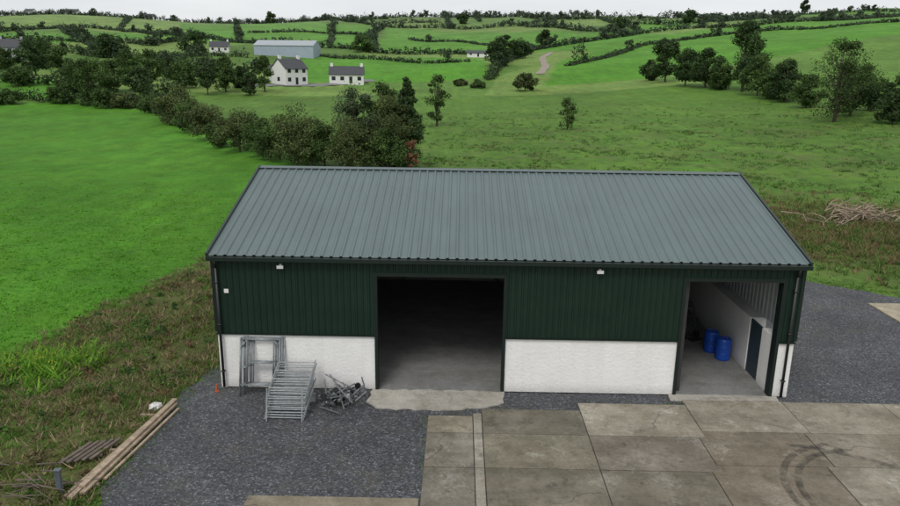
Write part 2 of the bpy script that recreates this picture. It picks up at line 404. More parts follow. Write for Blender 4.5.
for x in (-.11,Ls+.11):
    g.obox((x,-.17,E+.0),(x,Wd_/2,Rg+.0),.07,.16); g.obox((x,Wd_+.17,E),(x,Wd_/2,Rg),.07,.158)
g.make('verge_trims',simple('verge_metal',(.02,.034,.03),.5,.05),shed)
g=Geo(); g.box(-.1,Ls+.1,-.31,-.17,E-.14,E-.02); g.box(-.1,Ls+.1,-.165,-.06,E-.12,E-.05)
g.make('gutter',m_trim,shed)
g=Geo()
for x in (.13,18.06):
    g.tube((x,-.24,E-.14),(x,-.13,E-.4),.045); g.tube((x,-.13,E-.4),(x,-.13,.08),.045)
    for z in (.6,2.2,3.6): g.box(x-.06,x+.06,-.18,-.062,z,z+.04)
g.make('downpipes',m_black,shed,True)
g=Geo()
g.box(0,5.1,0,.215,-.05,HW); g.box(9.1,14.7,0,.215,-.05,HW); g.box(17.75,Ls,0,.215,-.05,HW)
g.box(0,.215,.217,Wd_,-.05,HW); g.box(.217,17.748,Wd_-.215,Wd_,-.05,HW); g.box(17.75,Ls,2.1,Wd_,-.05,HW); g.box(17.75,Ls,.217,1.1,-.05,HW)
g.make('lower_walls',m_render,shed)
g=Geo(); g.box(14.42,14.64,.22,Wd_-.22,0,3.6); g.box(.22,.3,.26,Wd_-.3,0,HW); g.box(.3,14.4,Wd_-.34,Wd_-.24,0,HW); g.make('inner_walls',m_block,shed)
g=Geo(); zt=E-.06
for x0,x1,z0 in ((0,5.1,HW-.05),(5.1,9.1,DH),(9.1,14.7,HW-.05),(14.7,17.75,DH),(17.75,Ls,HW-.05)):
    ribbed(g,(x0,-.02,z0),(1,0,0),(0,0,1),(0,-1,0),x1-x0,zt-z0,.2,.03)
    g.box(x0+.002,x1-.002,-.014,.03,z0+.002,zt-.002)
for x,s in ((-.03,1),(Ls+.03,-1)):
    g.poly([(x,0,HW-.05),(x,Wd_,HW-.05),(x,Wd_,E-.05),(x,Wd_/2,Rg-.05),(x,0,E-.05)])
g.poly([(0,Wd_+.03,HW-.05),(Ls,Wd_+.03,HW-.05),(Ls,Wd_+.03,E-.04),(0,Wd_+.03,E-.04)])
g.make('wall_cladding',m_clad,shed)
g=Geo(); ribbed(g,(Ls-.05,.3,HW),(0,1,0),(0,0,1),(-1,0,0),Wd_-.4,2.3,.3,.03)
g.make('inner_gable_sheet',m_inclad,shed)
g=Geo()
for x0,x1 in ((5.02,5.12),(9.08,9.18),(14.62,14.72)):
    g.box(x0,x1,-.06,.25,0,DH)
g.box(17.70,17.80,-.065,.27,0,DH)
g.box(5.02,9.18,-.062,-.052,DH-.06,DH+.06); g.box(14.62,17.80,-.062,-.052,DH-.06,DH+.06)
g.box(-.05,.06,-.062,-.052,HW,E-.15); g.box(Ls-.06,Ls+.05,-.062,-.052,HW,E-.15)
g.box(-.04,5.02,-.075,.0,HW-.09,HW-.055); g.box(9.18,14.62,-.075,.0,HW-.09,HW-.055); g.box(17.8,Ls+.04,-.075,0,HW-.09,HW-.055)
g.make('opening_trims',m_trim,shed)
g=Geo()
for x in (.42,5.0,9.5,14.25,14.85,18.0):
    if x<18: g.box(x-.08,x+.08,.26,.5,0,E-.1)
    g.box(x-.08,x+.08,Wd_-.6,Wd_-.35,0,E-.1)
    g.obox((x,.3,E-.2),(x,Wd_/2,Rg-.25),.14,.22); g.obox((x,Wd_-.3,E-.2),(x,Wd_/2,Rg-.25),.14,.218)
for i in range(1,6):
    y=.3+i*1.05; z=E-.1+(y)*rise/run*.97
    g.box(.22,Ls-.2,y-.03,y+.03,z-.17,z-.02); g.box(.22,Ls-.2,Wd_-y-.03,Wd_-y+.03,z-.17,z-.02)
g.make('steel_frame',m_steel,shed)
g=Geo(); g.box(.2,Ls-.1,.0,Wd_-.1,-.1,.02); g.make('shed_floor',m_floor,shed)
g=Geo()
for x in (2.15,12.0):
    g.box(x-.03,x+.03,-.16,-.05,E-.30,E-.25); g.obox((x-.10,-.19,E-.33),(x+.10,-.19,E-.33),.05,.10)
g.make('flood_lights',simple('lamp_body',(.6,.6,.6),.4),shed)
g=Geo(); g.box(.32,.46,-.066,-.055,3.25,3.38); g.make('wall_sign',m_white,shed)
g=Geo(); g.box(17.78,17.83,1.12,2.08,.02,1.93); g.make('side_door',simple('side_door',(.03,.05,.06),.5),shed)
# ---------------------------------------------------------------- barrels and trolley in the bay
def barrel(x,y,h=.9,r=.29,mat=m_blue):
    g=Geo(); g.lathe((0,0,0),[(r*.9,0),(r,.04),(r,h*.3),(r*1.03,h*.33),(r,h*.36),(r,h*.63),(r*1.03,h*.66),(r,h*.69),(r,h*.93),(r*.86,h),(r*.82,h),(r*.8,h-.03)],24)
    g.tube((r*.4,0,h-.03),(r*.4,0,h+.02),.05); g.tube((-r*.4,0,h-.03),(-r*.4,0,h+.02),.04)
    o=g.make('blue_barrel',mat,None,False); o.location=(x,y,.02); return o
barrel(17.3,3.0,.8,.26);barrel(17.1,3.7,.8,.25);barrel(16.9,6.9,.8,.26)
sc=empty('sack_truck',(16.75,5.0,.02)); sc.rotation_euler=(0,0,.5)
g=Geo()
for x in (-.25,.25): g.tube((x,-.1,.12),(x,.25,1.3),.028)
for z in (.3,.6,.9,1.2): g.tube((-.25,-.1+.35*(z-.12)/1.18,z),(.25,-.1+.35*(z-.12)/1.18,z),.022)
for x in (-.25,.25): g.tube((x,.25,1.3),(x,.42,1.36),.03)
g.box(-.28,.28,-.42,-.1,.05,.07); g.tube((-.36,0,.14),(.36,0,.14),.018)
g.make('frame',simple('dull_paint',(.04,.04,.045),.5),sc)
g=Geo(); g.tube((-.38,0,.14),(-.3,0,.14),.14,n=18); g.tube((.3,0,.14),(.38,0,.14),.14,n=18); g.make('wheels',m_black,sc,False)
g=Geo()
for i in range(4):
    a,b=rs.uniform(-.1,.1),rs.uniform(-.1,.1); g.obox((16.5+a,8.0+i*.25,.3+i*.02),(17.2+b,8.2+i*.25,.32+i*.02),.2,.4)
g.make('stored_bags',simple('dark_bags',(.06,.06,.07),.7,.3))
# ---------------------------------------------------------------- scaffold
def scaffold_frame(G,M_,w=1.3,h=1.85,inner=True,r=.024):
    def T(a,b,rr=r): G.tube(M_@Vector(a),M_@Vector(b),rr)
    T((0,0,0),(0,0,h));T((w,0,0),(w,0,h));T((0,0,h-.05),(w,0,h-.05));T((0,0,.35),(w,0,.35))
    if inner:
        T((.2,0,.35),(.2,0,h-.05),.018);T((w-.2,0,.35),(w-.2,0,h-.05),.018);T((.0,0,h-.35),(.2,0,h-.05),.016);T((w,0,h-.35),(w-.2,0,h-.05),.016);T((.2,0,1.05),(w-.2,0,1.05),.018)
        T((0,0,.9),(.2,0,.9),.016);T((w,0,.9),(w-.2,0,.9),.016)
g=Geo()
for i in range(5):
    Mm=Matrix.Translation((.76+.05*i+rs.uniform(-.02,.02),-.62+.05*i,0))@Matrix.Rotation(-.27+.01*i,4,'X')@Matrix.Rotation(rs.uniform(-.015,.015),4,'Y')
    scaffold_frame(g,Mm,1.25-.02*i,1.85)
g.make('scaffold_frames',simple('worn_galvanised',(.24,.26,.27),.5,.3,9,metal=.4),None,True)
g=Geo()
for i in range(12):
    Mm=Matrix.Translation((2.0+rs.uniform(-.03,.03),-2.2+.045*i+rs.uniform(-.02,.02),.04+.065*i))@Matrix.Rotation(rs.uniform(-.02,.02),4,'Z')@Matrix.Rotation(-math.radians(90)+.22,4,'X')
    def T(a,b,rr=.022): g.tube(Mm@Vector(a),Mm@Vector(b),rr)
    T((0,0,0),(0,0,1.5));T((1.15,0,0),(1.15,0,1.5))
    for k in range(4): T((0,0,.1+k*.43),(1.15,0,.1+k*.43),.018)
g.box(1.9,3.25,-.95,-.85,.0,.27)
for x in (2.05,3.1): g.tube((x,-2.24,0),(x,-2.0,.95),.022); g.tube((x,-.95,0),(x,-.95,.5),.022)
g.make('scaffold_frame_stack',m_galv,None,False)
g=Geo()
hp=np.array([4.05,-.95])
for i in range(34):
    c=np.append(hp+rs.normal(0,1,2)*[.33,.25],rs.uniform(.05,.5)); d=rs.normal(0,1,3)*[1,1,.6];d/=np.linalg.norm(d);l=rs.uniform(.15,.5)
    p=c-d*l;q=c+d*l;p[2]=max(p[2],.03);q[2]=max(q[2],.03); g.tube(p,q,.022)
for i in range(22):
    c=np.append(hp+rs.normal(0,1,2)*[.35,.28],rs.uniform(.05,.4)); g.obox(c,c+rs.normal(0,.07,3),.09,.06)
heap=empty('scaffold_fittings_heap'); g.make('tubes_and_clamps',simple('dull_galvanised',(.20,.21,.22),.55,.4,9,metal=.4),heap,False)
g=Geo()
for i in range(11):
    c=Vector((hp[0]+rs.uniform(-.6,.6),hp[1]+rs.uniform(-.4,.3),rs.uniform(.1,.5))); d=Vector(rs.normal(0,1,3)*[1,1,.3]).normalized()*.035
    g.tube(c-d,c+d,.1,n=14)
g.make('castor_wheels',m_black,heap,False)
g=Geo(); g.lathe((-.05,-.32,-.005),[(.07,0),(.07,.02),(.04,.03),(.03,.24),(.025,.26)],12); g.make('orange_marker',m_orange)
# timber
def board(G,p,q,w,h): G.obox(p,q,w,h)
g=Geo()
for p,q,w,h in [((-.98,-1.35,.07),(-1.42,-6.1,.07),.13,.06),((-1.14,-1.4,.07),(-1.62,-6.3,.07),.14,.06),((-1.05,-1.2,.14),(-1.52,-5.9,.14),.15,.06),((-.80,-1.6,.03),(-1.2,-5.4,.03),.07,.05),((-1.26,-1.9,.04),(-1.80,-6.2,.04),.09,.05)]: board(g,p,q,w,h)
for y in (-2,-4,-5.6): g.box(-1.75+y*.02,-.9+y*.06,y-.04,y+.04,-.03,.038)
g.make('timber_planks',m_wood)
g=Geo()
for i in range(5): g.obox((-2.65+i*.17,-4.85+i*.06,.1),(-2.35+i*.17,-3.8+i*.06,.12),.1,.04)
g.obox((-2.75,-4.6,.05),(-1.8,-4.3,.05),.1,.06); g.obox((-2.6,-4.0,.05),(-1.65,-3.75,.05),.1,.06)
g.make('broken_pallet',m_wood2)
g=Geo()
for i in range(26):
    c=np.array([-3.1+rs.normal(0,.6),-5.8+rs.normal(0,.5),rs.uniform(.03,.25)]); a=rs.uniform(-.9,.9); l=rs.uniform(.3,1.0); d=np.array([math.cos(a),math.sin(a),rs.uniform(-.1,.1)])*l/2; g.tube(c-d,c+d,rs.uniform(.012,.03),.01,6)
g.make('scrap_branches',m_wood2)
g=Geo(); g.box(-2.0,-1.88,-6.15,-6.05,-.1,.7); g.box(-2.02,-1.86,-6.17,-6.03,.7,.72); g.make('steel_post',simple('post',(.12,.14,.16),.5,metal=.3))
g=Geo()
g.lathe((-1.55,-1.5,-.02),[(.14,0),(.19,.06),(.15,.12),(.08,.16),(.03,.17)],9); o=g.make('white_bag',m_bag)
for v in o.data.vertices: v.co.x+=rs.uniform(-.04,.04); v.co.y+=rs.uniform(-.04,.04); v.co.z+=rs.uniform(-.02,.03)
# ---------------------------------------------------------------- foliage
def leaf_quads(cen,rad,n,size,flat=.0):
    B=len(cen); d=rs.normal(0,1,(B,n,3)); d/=np.linalg.norm(d,axis=-1,keepdims=True)
    rr=rs.uniform(.2,1,(B,n,1))**.5*rs.uniform(.75,1.3,(B,n,1))
    P=(cen[:,None]+d*rad[:,None]*rr).reshape(-1,3)
    nrm=(d.reshape(-1,3)*.7+rs.normal(0,.6,(B*n,3))+[0,0,.5]); nrm/=np.linalg.norm(nrm,axis=-1,keepdims=True)
    t=np.cross(nrm,rs.normal(0,1,(B*n,3))); t/=np.linalg.norm(t,axis=-1,keepdims=True); b=np.cross(nrm,t)
    s=size*rs.uniform(.6,1.35,(B*n,1)); s2=s*rs.uniform(.45,.9,(B*n,1))
    Qd=np.stack([P-t*s,P-b*s2*.9+t*s*.1,P+t*s,P+b*s2],1)*1.0
    return Qd,np.repeat(np.arange(B),n)
GREENS={'dark':(.038,.070,.022),'mid':(.058,.103,.027),'olive':(.082,.110,.038),'light':(.10,.16,.035),'brown':(.17,.085,.045),'grey':(.078,.112,.055)}
def tree(name,u,v,h,w,tint='mid',dens=1.,blobs=22,shape='round',trunk=.15,xy=None):
    x,y=xy if xy else sight(u,v); z=float(terrain(x,y)); D=y-CY
    root=empty(name,(x,y,z)); g=Geo()
    size=max(.10,D*.0013)*1.0
    cen=[];rad=[]
    for i in range(blobs):
        if shape=='cone':
            f=rs.uniform(0,1); zz=h*(.08+.9*f); rr=w/2*(1-f)**.8*rs.uniform(.3,.95); a=rs.uniform(0,6.28)
            c=(rr*math.cos(a),rr*math.sin(a),zz); r0=w*.17*(1.15-f*.8)
        elif shape=='bush':
            a=rs.uniform(0,6.28); f=rs.uniform(0,1)**.6; rr=w/2*rs.uniform(0,.82); zz=h*(.12+.72*f*math.sqrt(max(0,1-(rr/(w/2))**2))*rs.uniform(.8,1.15))
            c=(rr*math.cos(a),rr*math.sin(a),zz); r0=w*rs.uniform(.09,.2)
        else:
            a=rs.uniform(0,6.28); f=rs.uniform(trunk,1); e=math.sin(math.pi*min(1,max(.08,(f-trunk)/(1-trunk)*.86+.12)))**.7
            rr=w/2*e*rs.uniform(.15,.9); c=(rr*math.cos(a),rr*math.sin(a),h*f*.93); r0=w*rs.uniform(.08,.2)
        cen.append(c);rad.append((r0,r0,r0*rs.uniform(.6,.95)))
    cen=np.array(cen);rad=np.array(rad)
    tr=max(.06,h*.018); lean=rs.normal(0,.03,2)*h
    g.tube((0,0,-.3),(lean[0]*.4,lean[1]*.4,h*.4),tr*1.3,tr*.9); g.tube((lean[0]*.4,lean[1]*.4,h*.4),(lean[0],lean[1],h*.85),tr*.9,tr*.25)
    for c in cen[:min(blobs,22)]:
        b=rs.uniform(.15,.6)*min(c[2]/h+.1,1); p=(lean[0]*b,lean[1]*b,h*b*.75); m_=((p[0]+c[0])/2,(p[1]+c[1])/2,(p[2]+c[2])/2+.05*h)
        g.tube(p,m_,tr*.45,tr*.28,6); g.tube(m_,c,tr*.28,tr*.08,6)
    g.make('trunk_and_limbs',m_bark,root,True)
    n=int(225*dens*(.18/max(.16,size))**1.1*max(.35,(w/7)**.8))
    n=max(24,n)
    Qd,bi=leaf_quads(cen,rad,n,size)
    base=np.array(GREENS[tint]); tone=rs.uniform(.6,1.45,(blobs,1))*np.array([1,1,1])
    Cc=base*tone[bi]*rs.uniform(.7,1.35,(len(bi),1))
    Cc[:,0]*=rs.uniform(.8,1.2,len(bi))
    k=rs.uniform(0,1,len(bi))<.06; Cc[k]=Cc[k]*[1.7,1.5,1.2]
    Qd[:,:,2]=np.maximum(Qd[:,:,2],.02)
    fastmesh('foliage',Qd,Cc,m_leaf,root)
    return root
tree('willow_tree',345,165,8.4,6.0,'grey',1.15,56,trunk=.06,xy=(-2.7,50))
tree('willow_tree',372,165,8.9,6.2,'mid',1.15,60,trunk=.06,xy=(-.2,52))
tree('willow_tree',385,160,7.4,5.0,'olive',1.1,44,trunk=.05,xy=(1.0,47.5))
tree('hawthorn_bush',350,160,5.2,5.5,'olive',1.1,44,'bush',xy=(-2.4,46))
tree('hawthorn_bush',350,160,4.6,4.5,'mid',1.1,36,'bush',xy=(.9,45.5))
tree('conifer_tree',400,160,9.0,4.6,'dark',1.5,80,'cone',xy=(2.4,49))
tree('dead_shrub',407,165,3.9,1.7,'brown',.9,22,'bush',xy=(3.2,45.0))
tree('birch_tree',437,126,8.4,4.4,'mid',.4,40)
for u,v,h,w,t in ((180,124,6.6,9,'olive'),(207,140,5.2,6.8,'olive'),(240,152,5.0,6.4,'olive'),(262,157,4.4,5,'mid'),(298,165,6.0,7.8,'olive'),(325,166,4.8,5,'mid'),(222,147,3.8,5,'mid'),(160,113,4.2,8,'mid'),(127,108,3.6,7,'olive'),(8,104,3.4,6,'mid'),(60,103,4,6,'mid'),(525,91,5.2,7.2,'olive'),(105,108,4.5,7,'mid'),(280,160,4.8,5.5,'mid'),(478,88,2.4,5,'mid'),(460,86,2,5,'olive'),(312,166,5.2,5,'olive'),(192,132,4.6,6,'mid')):
    tree('hawthorn_bush',u,v,h,w,t,1.1,34,'bush')
for u,v,h,w,t in ((92,104,10.5,12,'mid'),(75,98,8,10,'dark'),(108,58,10,18,'dark'),(36,76,13,13,'dark'),(60,72,9,10,'mid'),(125,74,8,12,'mid'),(150,86,10,10,'mid'),(185,88,7,10,'mid'),(226,92,9.5,8.5,'mid'),(208,95,7,8,'dark'),(265,92,10,6.5,'mid'),(250,95,6,6,'dark'),(195,55,12,16,'dark'),(362,52,9,14,'mid'),(20,86,5,9,'mid'),(170,80,7,9,'dark'),(45,64,9,13,'mid'),(5,70,8,9,'mid'),(140,96,7,9,'dark'),(110,92,8,10,'mid'),(240,88,6,8,'dark')):
    tree('ash_tree',u,v,h,w,t,1.,28)
tree('hawthorn_tree',567,130,4.8,3.8,'mid',.4,24)
for u,v,h,w,t,dn in ((665,82,12.5,10,'dark',1),(685,86,9,9,'dark',1),(705,88,9.5,10,'dark',1),(742,92,16.5,10.5,'dark',.9),(757,96,9,8,'mid',1),(785,102,8.5,9,'dark',1),(806,108,6,6,'mid',1),(834,122,12.5,10.5,'mid',.55),(850,116,8,8,'dark',.8),(868,110,5.5,8,'dark',1),(892,124,5,6,'dark',1),(905,118,7,7,'dark',1),(722,90,6,8,'mid',1),(770,99,6,8,'mid',1),(650,81,6,7,'dark',1)):
    tree('oak_tree',u,v,h,w,t,dn,38)
for u,v,h,w in ((495,66,9,14),(505,60,11,16),(520,58,8,13),(545,46,9,14),(690,24,10,15),(805,13,16,14),(620,30,8,14),(462,24,9,14),(270,20,12,16)):
    tree('ash_tree',u,v,h,w,'dark',1,20)
hedges=[([(0,32),(60,28),(120,31),(185,38)],3,.35),([(0,16),(60,14),(130,14),(180,21)],4,.5),([(180,39),(240,43),(300,46),(375,53),(440,54),(500,57)],3,.25),
 ([(375,52),(372,36),(385,26)],3,.3),([(170,20),(240,22),(300,21),(370,25),(440,23)],4,.6),([(385,27),(450,29),(520,26),(580,31)],3.5,.4),
 ([(500,58),(530,51),(580,43),(640,34),(700,28)],3,.3),([(440,18),(520,17),(600,19),(660,19),(760,17),(900,12)],5,.7),([(520,26),(560,19)],3,.2),([(580,31),(640,34)],3,.2),
 ([(600,19),(640,31)],3,.3),([(490,80),(497,70),(530,52)],3,.3),([(700,28),(760,25),(820,21),(900,16)],3,.4),([(570,66),(640,46),(700,38),(780,30),(900,22)],1.6,.08),
 ([(0,50),(60,52),(110,58),(160,66),(210,74),(250,84)],4,.8),([(60,28),(90,45),(110,58)],3,.5),([(0,82),(60,86),(120,92)],3,.5),([(240,43),(236,22)],3,.3),([(450,29),(445,18)],3,.3),([(700,28),(720,18)],3,.3),([(320,56),(380,60),(470,62)],1.6,.1),([(0,98),(40,102),(90,106),(150,110),(185,128)],2.6,.1),
 ([(0,42),(50,40),(110,43),(150,46),(185,40)],3.5,.8),([(250,33),(310,32),(372,37)],2.,.2),([(390,18),(440,15),(520,13),(600,15)],4,.8),([(0,11),(60,11),(150,11)],4,.5),([(200,17),(300,17),(390,19)],4,.7),
 ([(640,24),(720,22),(800,16)],3,.4),([(820,21),(835,13)],3,.3),([(480,22),(475,13)],3,.3),([(330,46),(334,22)],2.5,.2),([(120,31),(130,14)],3,.3),([(410,40),(470,43),(545,48)],1.6,.1),([(150,66),(200,56),(250,58)],3,.5)]
cen=[];rad=[];
for P,h,tp in hedges:
    W=[np.array(sight(u,v)) for u,v in P]
    for a,b in zip(W[:-1],W[1:]):
        L_=np.linalg.norm(b-a); k=int(L_/1.6)+1
        for i in range(k):
            p=a+(b-a)*(i+rs.uniform(-.3,.3))/k+rs.normal(0,.6,2)
            if rs.uniform()<.02: continue
            z=float(terrain(p[0],p[1])); hh=h*rs.uniform(.6,1.35)*(1.1+.3*math.sin(p[0]*.11+p[1]*.07))
            cen.append((p[0],p[1],z+hh*.42));rad.append((1.7,1.7,hh*.56))
            if rs.uniform()<tp*.11:
                th=rs.uniform(5,9); tw=rs.uniform(2,3.8)
                for q in range(7):
                    cen.append((p[0]+rs.normal(0,tw*.5),p[1]+rs.normal(0,tw*.5),z+th*rs.uniform(.3,.85)));rad.append((tw*.55,tw*.55,tw*.5))
cen=np.array(cen);rad=np.array(rad)
dist=cen[:,1]-CY
Qs=[];Cs=[]
for lo,hi,n in ((0,200,60),(200,420,36),(420,5000,24)):
    s_=(dist>=lo)&(dist<hi)
    if not s_.any(): continue
    Qd,bi=leaf_quads(cen[s_],rad[s_],n,{0:.28,200:.48,420:.75}[lo])
    tone=rs.uniform(.6,1.4,s_.sum())
    haze=np.clip((dist[s_][bi]-150)/1200,0,.4)[:,None]
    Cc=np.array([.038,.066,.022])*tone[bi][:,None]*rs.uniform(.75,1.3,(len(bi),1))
    Cc=Cc*(1-haze)+np.array([.11,.14,.115])*haze  # aerial haze blended into the leaf colour of far hedges
    Qs.append(Qd);Cs.append(Cc)
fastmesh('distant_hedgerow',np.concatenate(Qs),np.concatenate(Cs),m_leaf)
# ---------------------------------------------------------------- grasses
def blades(name,xy,h,n,spread,cols,lean=.5,w=.02):
    xy=np.asarray(xy); T=len(xy); P=np.zeros((T,n,3)); a=rs.uniform(0,6.28,(T,n)); r=rs.uniform(0,1,(T,n))*spread*rs.uniform(.5,1.4,(T,1))
    P[...,0]=xy[:,0:1]+r*np.cos(a);P[...,1]=xy[:,1:2]+r*np.sin(a);P[...,2]=terrain(P[...,0],P[...,1])-.01
    hh=h*rs.uniform(.5,1.3,(T,1))*rs.uniform(.5,1.1,(T,n)); tip=P.copy()
    tip[...,0]+=np.cos(a)*hh*lean*rs.uniform(0,1.6,(T,n));tip[...,1]+=np.sin(a)*hh*lean*rs.uniform(0,1.6,(T,n));tip[...,2]+=hh*.8
    b=rs.uniform(0,6.28,(T,n)); ww=w*rs.uniform(.6,1.5,(T,n)); dx=np.stack([np.cos(b)*ww,np.sin(b)*ww,np.zeros_like(b)],-1)
    Fq=np.stack([P-dx,P+dx,tip],2).reshape(-1,3,3)
    cols=np.array(cols); ci=rs.randint(0,len(cols),T); Cc=np.repeat(cols[ci],n,0)*rs.uniform(.65,1.4,(T*n,1))
    return fastmesh(name,Fq,Cc,m_grassblade)
def scatter(P,n,f=None):
    P=np.array(P); lo=P.min(0);hi=P.max(0); q=rs.uniform(0,1,(n*4,2))*(hi-lo)+lo; k=inpoly(q[:,0],q[:,1],[tuple(p) for p in P]); q=q[k]
    if f is not None: q=q[f(q)]
    return q[:n]
near_strip=[(-5.8,15),(-8.7,1),(-10.5,-9),(-1.1,-9),(-1.15,0),(-.4,3),(-.3,14),(-2,48),(-5.6,48)]
def patchy(q): return (np.sin(q[:,0]*1.3+np.sin(q[:,1]*.7)*2)+np.sin(q[:,1]*.9-q[:,0]*.6)+rs.normal(0,1.0,len(q)))>-.3
wc=np.array([(.06,.10,.02),(.09,.10,.03),(.17,.14,.08),(.05,.09,.017),(.12,.085,.055),(.05,.12,.017),(.10,.08,.045),(.15,.12,.07)])*1.75
sp_=scatter(near_strip,15000,patchy); sp_[:,0]+=rs.normal(0,.35,len(sp_))*(sp_[:,0]<-3)
blades('rough_grass',sp_,.24,8,.16,wc,.9,.02)
wp=scatter(near_strip,460); wp=wp[wp[:,0]<-1.6]; wr=rs.uniform(.10,.34,len(wp))
wp2=np.stack([rs.uniform(24,42,200),rs.uniform(9,30,200)],-1); wp2=wp2[wp2[:,1]>14.8-(wp2[:,0]-24)*.5]
wp=np.concatenate([wp,wp2]); wr=np.concatenate([wr,rs.uniform(.2,.5,len(wp2))])
c=np.stack([wp[:,0],wp[:,1],terrain(wp[:,0],wp[:,1])+wr*.5],-1); Qd,bi=leaf_quads(c,np.stack([wr,wr,wr*.8],-1),42,.055)
tc_=np.array([(.045,.11,.02),(.06,.14,.02),(.09,.11,.03),(.13,.085,.045),(.035,.08,.02),(.12,.10,.05)])[rs.randint(0,6,len(wp))]*1.2
fastmesh('weed_clumps',Qd,tc_[bi]*rs.uniform(.6,1.4,(len(bi),1)),m_leaf)
def clus(q):
    f=(np.sin(q[:,0]*.55+np.sin(q[:,1]*.31)*2)+np.sin(q[:,1]*.47+q[:,0]*.2)+rs.normal(0,.8,len(q)))>.4
    return f&(rs.uniform(0,1,len(q))<np.clip(1.15-(q[:,1]-14)/105,0,1))
rf=[(-4,14.5),(23,15),(26,13.2),(29,11.2),(45,7),(70,30),(140,135),(-8,135)]
blades('pasture_rushes',scatter(rf,12000,clus),.36,9,.32,np.array([(.04,.09,.015),(.05,.105,.018),(.07,.10,.028),(.035,.075,.015),(.09,.11,.04)])*1.5,.7,.035)
def thin(q): return rs.uniform(0,1,len(q))<np.clip(1.1-(q[:,1]+8)/45,0,1)
lf=[(-5.8,15),(-8.5,1),(-10,-8),(-40,5),(-60,40),(-8,40)]
blades('meadow_grass',scatter(lf,15000,thin),.11,6,.2,np.array([(.06,.185,.014),(.07,.20,.016),(.05,.16,.012)])*1.55,1.1,.03)
ed=[]
for i in range(900):
    y=rs.uniform(-7,2.5); ed.append((-1.15+rs.normal(0,.28)+(.5 if y>0 else 0),y))
for i in range(500): x=rs.uniform(24,34); ed.append((x,13.4-(x-24)*.62+rs.normal(0,.4)+.6))
for i in range(110): x=rs.uniform(6.6,15); ed.append((x,-1.7+(x-6.6)*.13+rs.normal(0,.07)))
for i in range(50): x=rs.uniform(-.1,5); ed.append((x,-.08-abs(rs.normal(0,.06))))
for i in range(60): ed.append((6.76+rs.normal(0,.04),rs.uniform(-6.2,-1.8)))
blades('edge_weeds',ed,.11,7,.1,np.array([(.05,.12,.015),(.08,.11,.03),(.04,.09,.015)])*1.6,.9,.018)
x0,y0=sight(45,365); pts=np.stack([x0+rs.normal(0,.9,220),y0+rs.normal(0,.9,220)],-1)
rag=empty('ragwort_patch'); o=blades('stems',pts,.45,10,.15,[(.13,.28,.03),(.15,.30,.035)],.8,.04); o.parent=rag
c=np.stack([pts[:50,0],pts[:50,1],terrain(pts[:50,0],pts[:50,1])+rs.uniform(.25,.42,50)],-1)
Qd,bi=leaf_quads(c,np.full((50,3),.07),6,.025); fastmesh('flowers',Qd,np.tile([.45,.44,.05],(len(bi),1)),m_leaf,rag)
bx,by=sight(858,222); bz=float(terrain(bx,by)); g=Geo()
for i in range(150):
    l=rs.uniform(.6,2.6); ox=rs.normal(0,1.7); c=np.array([bx+ox,by+rs.normal(0,.8),bz+rs.uniform(.05,1.1)*math.exp(-(ox/2.2)**2)+.05]); a=rs.uniform(0,6.28); d=np.array([math.cos(a),math.sin(a)*.7,rs.uniform(-.4,.6)]); p=c-d*l/2;q=c+d*l/2; p[2]=max(p[2],bz);q[2]=max(q[2],bz)
    m_=(p+q)/2+rs.normal(0,.15,3); r=rs.uniform(.015,.055); g.tube(p,m_,r,r*.7,6); g.tube(m_,q,r*.7,r*.3,6)
g.make('brush_heap',simple('dead_wood',(.30,.235,.175),.9,.5,3))
q=np.stack([rs.normal(34,4.5,2600),rs.normal(24,5,2600)],-1); q=q[(q[:,1]>14.5-(q[:,0]-24)*.5)&(q[:,0]>25.5)]
blades('dead_weeds',q,.5,9,.3,np.array([(.09,.08,.035),(.12,.08,.045),(.07,.10,.025),(.05,.10,.02)])*1.7,.7,.035)
# ---------------------------------------------------------------- houses
def house(name,u,v,w,d,hw,hr,rot=0,wall=m_white,roof=m_slate,chim=True,wins=3,floors=1):
    x,y=sight(u,v); z=float(terrain(x,y)); root=empty(name,(x,y,z)); root.rotation_euler=(0,0,rot)
    g=Geo(); g.box(-w/2,w/2,-d/2,d/2,-2,hw); 
    for s in (-1,1): g.poly([(s*w/2,-d/2,hw),(s*w/2,d/2,hw),(s*w/2,0,hr)])
    g.make('walls',wall,root)
    g=Geo(); o=.35
    for s in (-1,1):
        g.obox((0,s*(d/2+o),hw-o*(hr-hw)/(d/2)+.1),(0,0,hr+.1),w+.5,.16)
    g.make('roof',roof,root)
    if chim:
        g=Geo(); g.box(-w/2+.2,-w/2+1.1,-.35,.35,hr-1,hr+1.1); g.box(w/2-1.1,w/2-.2,-.35,.35,hr-1,hr+1.1); g.make('chimneys',wall,root)
    if wins:
        g=Geo()
        for f in range(floors):
            for i in range(wins):
                xx=-w/2+w*(i+.5)/wins; z0=.9+f*2.6
                if f==0 and i==wins//2: g.box(xx-.5,xx+.5,-d/2-.04,-d/2+.02,0,2.1)
                else: g.box(xx-.6,xx+.6,-d/2-.04,-d/2+.02,z0,z0+1.2)
        g.box(w/2-.02,w/2+.04,-.6,.6,1,2.2); g.box(-w/2-.04,-w/2+.02,-.6,.6,1,2.2)
        g.make('windows_and_door',m_glass,root)
    return root
house('white_farmhouse',290,84,8.5,7,4.8,7.6,.9,wins=3,floors=2)
house('white_farmhouse',280,82,6,5,3.0,5.2,.1,wins=1,chim=False)
house('white_bungalow',347,83,11.,7.5,2.8,5.2,.12,wins=4)
house('white_cottage',220,52,10,7,2.8,5.5,.2,wins=3)
house('white_cottage',478,57,12,6,1.9,3.2,0,wins=3,chim=False)
house('grey_farmhouse',14,60,9,8,5.2,8.4,.3,wall=simple('grey_render',(.35,.36,.37),.8),wins=3,floors=2)
